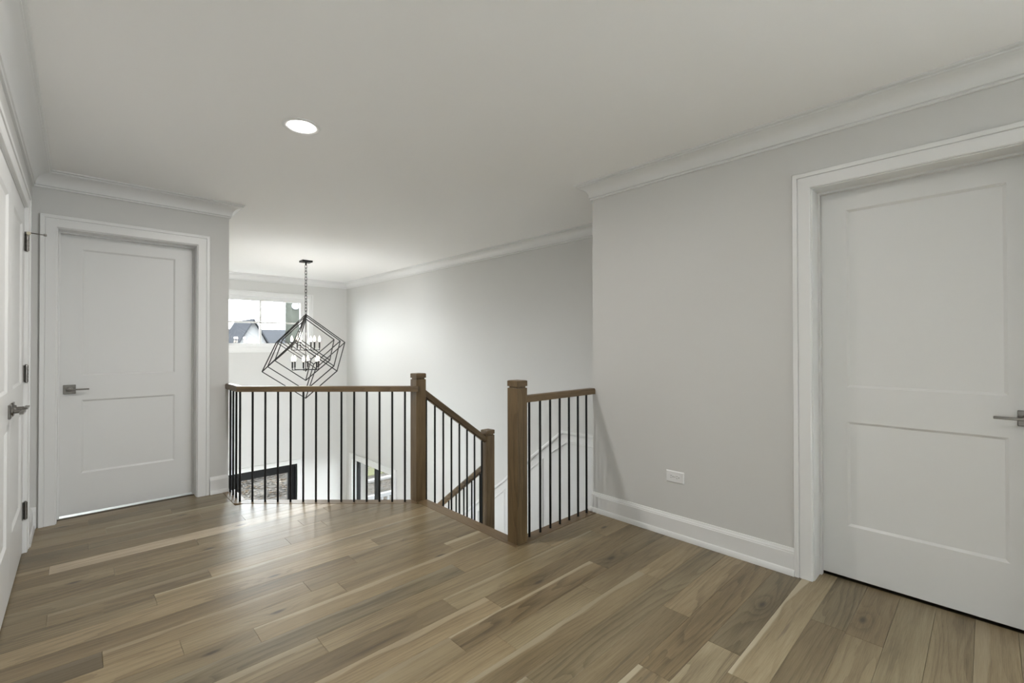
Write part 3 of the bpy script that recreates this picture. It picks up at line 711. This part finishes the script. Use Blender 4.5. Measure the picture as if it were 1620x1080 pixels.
for nm, a in (('muntin', (mcx - 0.014, mcx + 0.014, gz0, gz1)), ('muntin', (gx0, mcx - 0.011, mcz - 0.014, mcz + 0.014)), ('muntin', (mcx + 0.011, gx1, mcz - 0.014, mcz + 0.014))):
    mb = MB(); mb.mbox(PF, *a, -0.100, -0.068); mb.build(nm, M['trim'], wn)
for a in ((gx0, mcx - 0.011, gz0, mcz - 0.011), (mcx + 0.011, gx1, gz0, mcz - 0.011), (gx0, mcx - 0.011, mcz + 0.011, gz1), (mcx + 0.011, gx1, mcz + 0.011, gz1)):
    mb = MB(); mb.mbox(PF, *a, -0.088, -0.084); mb.build('pane', M['glass'], wn)
mb = MB(); mb.mbox(PF, 2.09, 2.14, gz0 - 0.03, gz0 - 0.012, -0.062, -0.035); mb.build('window_latch', M['trim'], wn)

# ------------------------------------------------------------------ unseen windows added for fill light: hall end, right wall, foyer side
def fill_window(name, P, a0, a1, c0_, c1_, label):
    mb = MB()
    for a in ((a0, a0 + 0.05, c0_, c1_), (a1 - 0.05, a1, c0_, c1_), (a0 + 0.05, a1 - 0.05, c1_ - 0.05, c1_), (a0 + 0.05, a1 - 0.05, c0_, c0_ + 0.05)): mb.mbox(P, *a, -0.10, -0.04)
    nw = struct(mb, name, M['trim'], label, 'window')
    mb = MB(); mb.sweep(P, [(a0, c0_), (a0, c1_), (a1, c1_), (a1, c0_)], wcas, closed=True); mb.build('window_casing', M['trim'], nw)
    mb = MB(); mb.mbox(P, (a0 + a1) / 2 - 0.02, (a0 + a1) / 2 + 0.02, c0_ + 0.05, c1_ - 0.05, -0.09, -0.05); mb.build('muntin', M['trim'], nw)
    for e0, e1, flip in ((a0 + 0.05, (a0 + a1) / 2 - 0.02, 0), ((a0 + a1) / 2 + 0.02, a1 - 0.05, 0)):
        mb = MB(); mb.mbox(P, e0, e1, c0_ + 0.05, c1_ - 0.05, -0.072, -0.068); mb.build('pane', M['glass'], nw)
fill_window('fill_window_3', lambda u, z, d: (u, YB + d, z), *NW, 'added unseen fill light window at the hall end')
fill_window('fill_window_5', lambda u, z, d: (XR + 0.03 - d, u, z), *RW_, 'added unseen fill light window in the right wall behind the camera')
fill_window('fill_window_4', lambda u, z, d: (XV + d, u, z), *SW_, 'added unseen window lighting the stair wall, hidden by the door wall')

# ------------------------------------------------------------------ black glazed double door below
fx0, fx1, fz1 = 0.945, 2.800, -0.868
dn = MB()
for a in ((fx0, fx0 + 0.03, ZL, fz1), (fx1 - 0.03, fx1, ZL, fz1), (fx0 + 0.03, fx1 - 0.03, fz1 - 0.03, fz1)): dn.mbox(PF, *a, -0.13, 0.004)
dn = struct(dn, 'door_5', M['black'], 'black framed glazed double door seen below through the balusters', 'door')
mb = MB(); mb.sweep(PF, [(fx0, ZL), (fx0, fz1), (fx1, fz1), (fx1, ZL)], [(o_ * 0.8, d_) for o_, d_ in wcas]); mb.build('casing', M['trim'], dn)
for (a0, a1, g0, g1) in ((1.842, 2.768, 1.935, 2.660), (0.977, 1.838, 1.085, 1.745)):
    mb = MB(); zt_ = -0.902; gz_t = -1.005; gz_b = -2.75
    for a in ((a0, g0, ZL + 0.01, zt_), (g1, a1, ZL + 0.01, zt_), (g0, g1, gz_t, zt_), (g0, g1, ZL + 0.01, gz_b)): mb.mbox(PF, *a, -0.075, -0.030)
    lf = mb.build('door_leaf', M['black'], dn, origin=((a0 + a1) / 2, YF + 0.05, ZL))
    gm = (g0 + g1) / 2; rows = [gz_b, -2.32, -1.88, -1.44, gz_t][:]
    rows = [gz_b, -2.17, -1.59, gz_t]
    mb = MB(); mb.mbox(PF, gm - 0.012, gm + 0.012, gz_b, gz_t, -0.066, -0.038)
    for z in rows[1:-1]: mb.mbox(PF, g0, gm - 0.012, z - 0.012, z + 0.012, -0.066, -0.038); mb.mbox(PF, gm + 0.012, g1, z - 0.012, z + 0.012, -0.066, -0.038)
    mb.build('muntin', M['black'], lf)
    for q in range(len(rows) - 1):
        for (e0, e1) in ((g0, gm - 0.012), (gm + 0.012, g1)):
            mb = MB(); mb.mbox(PF, e0, e1, rows[q], rows[q + 1], -0.055, -0.051); mb.build('pane', M['glass'], lf)

# ------------------------------------------------------------------ lower side window
PS = lambda u, z, d: (XF - d, u, z)
sy0, sy1, sz0, sz1 = 6.68, 8.19, -2.2, -0.90
wb = MB()
for a in ((sy0, sy0 + 0.05, sz0, sz1), (sy1 - 0.05, sy1, sz0, sz1), (sy0 + 0.05, sy1 - 0.05, sz1 - 0.015, sz1), (sy0 + 0.05, sy1 - 0.05, sz0, sz0 + 0.05), (7.3925, 7.4775, sz0 + 0.05, sz1 - 0.015)):
    wb.mbox(PS, *a, -0.134, -0.076)
wb = struct(wb, 'window_2', M['black'], 'lower side window with black frame and middle post, beside the foyer corner', 'window')
mb = MB(); mb.sweep(PS, [(sy1, sz0), (sy1, sz1), (sy0, sz1), (sy0, sz0)], [(-o_ * 1.15, d_) for o_, d_ in wcas], closed=True); mb.build('window_casing', M['trim'], wb)
mb = MB()
for a in ((sy0 - 0.0, sy0 + 0.006, sz0, sz1), (sy1 - 0.006, sy1, sz0, sz1)): mb.mbox(PS, *a, -0.076, 0.0)
mb.build('window_jamb', M['trim'], wb)
for a in ((sy0 + 0.05, 7.3925), (7.4775, sy1 - 0.05)):
    mb = MB(); mb.mbox(PS, *a, sz0 + 0.05, sz1 - 0.015, -0.107, -0.103); mb.build('pane', M['glass'], wb)
mb = MB(); mb.mbox(PS, sy1 - 0.006, sy1 - 0.0, sz0, sz1, -0.30, -0.135); mb.mbox(PS, sy0, sy0 + 0.006, sz0, sz1, -0.30, -0.135); mb.build('outer_reveal', plain('beige_exterior_trim', (0.16, 0.155, 0.14), 0.7, spec=0.1), wb)
mb = MB(); mb.mbox(PS, sy1 - 0.066, sy1 - 0.05, -1.06, -0.94, -0.125, -0.085); mb.build('window_hinge', M['black'], wb)

# ------------------------------------------------------------------ wall outlet
PO = lambda u, z, d: (XR - d, u, z)
ou, oz = 1.3825, 0.382
o_root = empty('wall_outlet', PO(ou, oz, 0)); tag(o_root, 'white duplex power outlet mounted sideways low on the right wall', 'outlet')
mb = MB(); a, e = 0.0595, 0.037; a2, e2 = 0.0535, 0.031
c0 = [(-a, -e), (a, -e), (a, e), (-a, e)]; c1 = [(-a2, -e2), (a2, -e2), (a2, e2), (-a2, e2)]
mb.poly([PO(ou + u, oz + z, 0.0065) for u, z in c1])
for q in range(4):
    r_ = (q + 1) % 4
    mb.poly([PO(ou + c0[q][0], oz + c0[q][1], 0.002), PO(ou + c0[r_][0], oz + c0[r_][1], 0.002), PO(ou + c1[r_][0], oz + c1[r_][1], 0.0065), PO(ou + c1[q][0], oz + c1[q][1], 0.0065)])
    mb.poly([PO(ou + c0[q][0], oz + c0[q][1], 0), PO(ou + c0[r_][0], oz + c0[r_][1], 0), PO(ou + c0[r_][0], oz + c0[r_][1], 0.002), PO(ou + c0[q][0], oz + c0[q][1], 0.002)])
mb.build('cover_plate', M['plastic'], o_root)
for sgn in (1, -1):
    cu = ou + sgn * 0.0195
    mb = MB(); prof = []
    for k in range(24):
        t_ = 2 * math.pi * k / 24; uu = max(-0.0145, min(0.0145, 0.0172 * math.cos(t_))); prof.append((uu, 0.0172 * math.sin(t_)))
    mb.poly([PO(cu + u, oz + z, 0.0082) for u, z in prof])
    for k in range(24):
        p, q = prof[k], prof[(k + 1) % 24]; mb.poly([PO(cu + p[0], oz + p[1], 0.006), PO(cu + q[0], oz + q[1], 0.006), PO(cu + q[0], oz + q[1], 0.0082), PO(cu + p[0], oz + p[1], 0.0082)])
    rc = mb.build('receptacle', M['plastic'], o_root, origin=PO(cu, oz, 0.006))
    mb = MB()
    mb.mbox(PO, cu + 0.001, cu + 0.009, oz + 0.0052, oz + 0.0074, 0.0080, 0.0085); mb.mbox(PO, cu + 0.002, cu + 0.009, oz - 0.0074, oz - 0.0052, 0.0080, 0.0085)
    mb.lathe(PO(cu - 0.0085, oz, 0.0080), (-1, 0, 0), [(0, 0.0027), (0.0005, 0.0027)], 10)
    mb.build('slot', M['dark'], rc)
mb = MB(); mb.lathe(PO(ou, oz, 0.0064), (-1, 0, 0), [(0, 0.0028), (0.0010, 0.0024)], 10); mb.build('screw', M['nickel'], o_root)

# ------------------------------------------------------------------ recessed ceiling lamps
def downlight(x, y, label, watts):
    r = empty('recessed_light', (x, y, ZC)); tag(r, label, 'ceiling light', 'recessed ceiling lights')
    mb = MB(); mb.lathe((x, y, ZC), (0, 0, -1), [(0, 0.0965), (0.003, 0.096), (0.0045, 0.092), (0.0040, 0.072), (0.0030, 0.0690), (0.0, 0.0685)], 40, cap=False)
    mb.build('trim_ring', M['trim'], r, smooth=50)
    mb = MB(); mb.lathe((x, y, ZC), (0, 0, -1), [(0, 0.068), (0.0022, 0.068)], 40); mb.build('lens', M['lens'], r)
    d = bpy.data.lights.new('downlight_lamp', 'AREA'); d.shape = 'DISK'; d.size = 0.132; d.energy = watts; d.color = LAMP_COLOUR
    o = bpy.data.objects.new('downlight_lamp', d); C.objects.link(o); o.parent = r; o.location = (0, 0, -0.0028)
for i, (x, y) in enumerate(DOWNLIGHTS):
    downlight(x, y, ['round white recessed ceiling light glowing above the hall', 'second recessed ceiling light just out of sight overhead', 'added unseen fill lamp in the ceiling behind the camera'][i], LAMPS[i])

# ------------------------------------------------------------------ chandelier
CX, CY = 2.292, 6.583
ch = empty('chandelier', (CX, CY, ZC)); tag(ch, 'black chandelier of three nested tilted wire cubes with candle bulbs', 'chandelier')
mb = MB(); mb.box((CX - 0.069, CY - 0.068, ZC - 0.024), (CX + 0.069, CY + 0.068, ZC)); mb.build('canopy', M['iron'], ch, bevel=0.0015)
TOP = 1.658
mb = MB(); mb.lathe((CX, CY, ZC - 0.024), (0, 0, -1), [(0, 0.012), (0.03, 0.010), (0.045, 0.004)], 12); cp = mb.build('chain', M['iron'], ch, origin=(CX, CY, ZC), smooth=40)
nl = 16; z_top, z_bot = ZC - 0.060, TOP + 0.004; pitch_ = (z_top - z_bot) / nl
def link_mesh(turn):
    mb = MB(); hl, hw, r = pitch_ * 0.5 + 0.0075, 0.0150, 0.0033; n1, n2 = 16, 6; ring = []
    for k in range(n1):
        t_ = 2 * math.pi * k / n1; a_ = hw * math.cos(t_); z_ = (hl - hw) * (1 if math.sin(t_) > 1e-9 else (-1 if math.sin(t_) < -1e-9 else 0)) + hw * math.sin(t_); ring.append((a_, z_, t_))
    i = len(mb.v)
    for a_, z_, t_ in ring:
        for q in range(n2):
            p = 2 * math.pi * q / n2; rr = r * math.cos(p); sd = r * math.sin(p)
            x, y, z = (a_ + rr * math.cos(t_)), sd, z_ + rr * math.sin(t_)
            mb.v.append((x * math.cos(turn) - y * math.sin(turn), x * math.sin(turn) + y * math.cos(turn), z))
    for k in range(n1):
        for q in range(n2): mb.f.append([i + k * n2 + q, i + k * n2 + (q + 1) % n2, i + ((k + 1) % n1) * n2 + (q + 1) % n2, i + ((k + 1) % n1) * n2 + q])
    return mb
src = []
for k in range(nl):
    pos = (CX, CY, z_top - pitch_ * (k + 0.5))
    if k < 2:
        mb = link_mesh(0.3 + k * math.pi / 2); mb.v = [(v[0] + pos[0], v[1] + pos[1], v[2] + pos[2]) for v in mb.v]
        src.append(mb.build('chain_link', M['iron'], cp, origin=pos, smooth=60))
    else: copy_part(src[k % 2], cp, pos)
for (hh, top, a0, s_) in ((1.172, 1.658, -4, 0.985), (1.036, 1.633, -2.5, 0.985), (0.858, 1.593, 0, 0.985)):
    L_ = hh / math.sqrt(3); r = L_ * math.sqrt(2 / 3) * s_
    T = Vector((CX, CY, top)); B = Vector((CX, CY, top - hh))
    up = [Vector((CX + r * math.cos(math.radians(a0 + 120 * k)), CY + r * math.sin(math.radians(a0 + 120 * k)), top - hh / 3)) for k in range(3)]
    lo = [Vector((CX + r * math.cos(math.radians(a0 + 60 + 120 * k)), CY + r * math.sin(math.radians(a0 + 60 + 120 * k)), top - 2 * hh / 3)) for k in range(3)]
    mb = MB(); t_ = 0.0055
    for k in range(3):
        mb.bar(T, up[k], t_); mb.bar(B, lo[k], t_); mb.bar(up[k], lo[k], t_); mb.bar(up[k], lo[k - 1], t_)
    mb.build('wire_cube', M['iron'], ch, origin=T)
mb = MB(); mb.lathe((CX, CY, TOP), (0, 0, -1), [(0, 0.006), (0.80, 0.006)], 10)
mb.lathe((CX, CY, TOP), (0, 0, -1), [(-0.005, 0.010), (0.05, 0.010)], 10); mb.build('stem', M['iron'], ch, smooth=40)
def bulb_profile(): return [(0, 0.006), (0.004, 0.010), (0.012, 0.0145), (0.026, 0.0160), (0.040, 0.0165), (0.055, 0.0115), (0.068, 0.006), (0.078, 0.002), (0.080, 0.0005)]
bl = bpy.data.lights.new('candle_lamp', 'POINT'); bl.energy = BULB; bl.color = (1.0, 0.94, 0.85); bl.shadow_soft_size = 0.018
src = {}
for tier, (zh, a0) in enumerate(((1.160, -11.2), (0.886, 1.8))):
    mb = MB(); mb.lathe((CX, CY, zh), (0, 0, 1), [(-0.016, 0.008), (-0.012, 0.022), (0.012, 0.022), (0.016, 0.008)], 16); hub = mb.build('hub', M['iron'], ch, origin=(CX, CY, zh), smooth=40)
    for k in range(6):
        a_ = math.radians(a0 + 60 * k); ca, sa = math.cos(a_), math.sin(a_); R_ = 0.178
        ex, ey = CX + R_ * ca, CY + R_ * sa
        mb = MB(); mb.bar((CX + 0.02 * ca, CY + 0.02 * sa, zh), (ex, ey, zh), 0.0045); mb.bar((ex, ey, zh - 0.0045), (ex, ey, zh + 0.03), 0.0045); mb.build('arm', M['iron'], ch, origin=(CX, CY, zh))
        if not src:
            mb = MB(); mb.lathe((ex, ey, zh + 0.028), (0, 0, 1), [(0, 0.006), (0.002, 0.0105), (0.088, 0.0105), (0.090, 0.006)], 12); cs = mb.build('candle_sleeve', M['iron'], ch, origin=(ex, ey, zh + 0.028), smooth=40)
            mb = MB(); mb.lathe((ex, ey, zh + 0.117), (0, 0, 1), bulb_profile(), 14); bb = mb.build('bulb', M['bulb'], cs, origin=(ex, ey, zh + 0.117), smooth=60)
            bb['label'] = 'glowing flame shaped bulb'; src = {'s': cs, 'b': bb}
        else:
            cs = copy_part(src['s'], ch, (ex, ey, zh + 0.028)); bb = copy_part(src['b'], cs, (ex, ey, zh + 0.117))
        lo_ = bpy.data.objects.new('candle_lamp', bl); C.objects.link(lo_); lo_.parent = ch; lo_.location = (ex - CX, ey - CY, zh + 0.16 + 0.06 - ZC)

# ------------------------------------------------------------------ outside
GZ = -3.3
b = MB(); n = 24
gx = lambda i: -20 + 70 * i / n
gy = lambda j: 8.62 + 60 * j / n
hgt = lambda x, y: GZ
mb = MB(); mb.box((-30, 8.62, GZ - 0.2), (60, 80, GZ)); mb.box((4.0, -12, GZ - 0.2), (60, 8.62, GZ)); mb.box((-30, 4.9, GZ - 0.2), (0.79, 8.62, GZ))
g = struct(mb, 'ground', M['ground'], 'bare front yard strewn with dead leaves outside', 'ground')
mb = MB(); mb.box((6.5, 14.75, GZ), (30, 30, GZ + 0.03)); tag(mb.build('lawn', M['grass'], None, origin=(12, 16, GZ)), 'patchy autumn lawn beyond the concrete kerb', 'lawn', kind='structure')
mb = MB(); mb.box((5.2, 14.0, GZ), (30, 14.16, GZ + 0.10)); tag(mb.build('kerb', M['kerb'], None, origin=(12, 14.08, GZ), bevel=0.02), 'pale concrete kerb between mulch bed and lawn', 'kerb', kind='structure')
# fallen leaves, far too many to count
rg = random.Random(5)
for nm, mat, cnt in (('fallen_leaves', M['leaf'], 1500), ('fallen_leaves', M['leafpale'], 1500)):
    mb = MB()
    for i in range(cnt):
        x, y = rg.uniform(2.6, 9.5), rg.uniform(10.5, 19.0); a_ = rg.uniform(0, 6.28); l = rg.uniform(0.025, 0.075); wd = l * rg.uniform(0.35, 0.55); z = GZ + (0.03 if y > 14.75 and x > 6.4 else 0.0)
        ca, sa = math.cos(a_), math.sin(a_); t1, t2 = rg.uniform(0.005, 0.03), rg.uniform(0.005, 0.03)
        pt = lambda u, v, h: (x + u * ca - v * sa, y + u * sa + v * ca, z + h)
        mb.poly([pt(-l, 0, 0.01), pt(-l * 0.3, -wd, t1), pt(l * 0.4, -wd * 0.8, t2), pt(l, 0, 0.015)]); mb.poly([pt(-l, 0, 0.01), pt(l, 0, 0.015), pt(l * 0.4, wd * 0.8, t1), pt(-l * 0.3, wd, t2)])
    tag(mb.build(nm, mat, None, origin=(6, 14, GZ)), ('brown' if mat is M['leaf'] else 'bleached pale') + ' dead leaves scattered over the yard outside', 'leaves', kind='stuff')
# white porch railing outside the side window
pr = empty('porch_railing', (4.9, 9.44, GZ)); tag(pr, 'white porch railing outside the lower side window', 'railing')
mb = MB(); mb.box((4.15, 9.40, -2.19), (7.6, 9.48, -2.10)); mb.build('top_rail', M['vinyl'], pr, bevel=0.01)
mb = MB(); mb.box((4.15, 9.415, -2.95), (7.6, 9.465, -2.88)); mb.build('bottom_rail', M['vinyl'], pr)
src = None
for i in range(22):
    x = 4.35 + 0.15 * i
    if src is None:
        mb = MB(); mb.box((x - 0.02, 9.42, -2.88), (x + 0.02, 9.46, -2.19)); src = mb.build('picket', M['vinyl'], pr, origin=(x, 9.44, -2.88))
    else: copy_part(src, pr, (x, 9.44, -2.88))
for x in (4.2, 7.55):
    mb = MB(); mb.box((x - 0.05, 9.39, GZ), (x + 0.05, 9.49, -2.05)); mb.build('post', M['vinyl'], pr, origin=(x, 9.44, GZ))
rf = MB(); rf.box((4.0, 5.6, -0.42), (6.6, 9.7, -0.27)); rf = tag(rf.build('sky_blocker', M['vinyl'], None, origin=(5.2, 7.6, -0.4)), 'added unseen slab keeping sky light off the lower side window', 'roof', kind='structure')  # slab added out of view to cut the sky light at this window
# neighbour's house
nh = empty('neighbour_house', (6, 24, GZ)); tag(nh, 'neighbouring house with grey roof and pale gable outside the high window', 'house')
mb = MB(); mb.box((-4, 24.6, GZ), (16, 30, 0.2)); mb.build('house_wall', M['siding'], nh)
mb = MB()
mb.hexa([(-4.5, 24.0, 0.1), (16.5, 24.0, 0.1), (16.5, 27.3, 1.95), (-4.5, 27.3, 1.95), (-4.5, 24.0, 0.25), (16.5, 24.0, 0.25), (16.5, 27.3, 2.10), (-4.5, 27.3, 2.10)])
mb.hexa([(-4.5, 27.3, 1.95), (16.5, 27.3, 1.95), (16.5, 30.6, 0.1), (-4.5, 30.6, 0.1), (-4.5, 27.3, 2.10), (16.5, 27.3, 2.10), (16.5, 30.6, 0.25), (-4.5, 30.6, 0.25)])
mb.build('roof', M['roofing'], nh)
mb = MB(); gx_, gy_ = 5.75, 23.2
mb.poly([(gx_ - 1.15, gy_, 0.15), (gx_ + 1.15, gy_, 0.15), (gx_ + 0.1, gy_, 2.25), (gx_ - 0.1, gy_, 2.25)]); mb.poly([(gx_ - 1.15, gy_, -3.3), (gx_ + 1.15, gy_, -3.3), (gx_ + 1.15, gy_, 0.15), (gx_ - 1.15, gy_, 0.15)])
mb.poly([(gx_ - 1.15, gy_, -3.3), (gx_ - 1.15, gy_ + 2, -3.3), (gx_ - 1.15, gy_ + 2, 0.15), (gx_ - 1.15, gy_, 0.15)]); mb.poly([(gx_ + 1.15, gy_, -3.3), (gx_ + 1.15, gy_ + 2, -3.3), (gx_ + 1.15, gy_ + 2, 0.15), (gx_ + 1.15, gy_, 0.15)])
pg = mb.build('gable', plain('white_gable_siding', (0.10, 0.10, 0.10), 0.7, spec=0.0), nh); pg['label'] = 'bright white gable front'
mb = MB()
for sg in (-1, 1):
    mb.hexa([(gx_ + sg * 1.35, gy_ - 0.2, 0.0), (gx_ + sg * 0.0, gy_ - 0.2, 2.35), (gx_ + sg * 0.0, gy_ + 3.4, 2.35), (gx_ + sg * 1.35, gy_ + 3.4, 0.0),
             (gx_ + sg * 1.35, gy_ - 0.2, 0.1), (gx_ + sg * 0.0, gy_ - 0.2, 2.45), (gx_ + sg * 0.0, gy_ + 3.4, 2.45), (gx_ + sg * 1.35, gy_ + 3.4, 0.1)])
mb.build('gable_roof', M['roofing'], nh)
# rough stone chimney of the neighbour, in front of its roof
mb = MB(); mb.box((7.40, 23.2, GZ), (8.10, 24.1, 5.2)); chm = mb.build('chimney', M['bark'], nh, origin=(7.5, 23.7, GZ), bevel=0.03); chm['label'] = 'grey green rough chimney'
mb = MB(); mb.lathe((7.58, 23.2, 3.13), (0, -1, 0), [(0, 0.17), (0.05, 0.17), (0.06, 0.13)], 20); vt = mb.build('disc', plain('pale_disc', (0.12, 0.12, 0.13), 0.6, spec=0.0), chm, smooth=40); vt['label'] = 'round pale vent'  # round pale disc on the chimney face
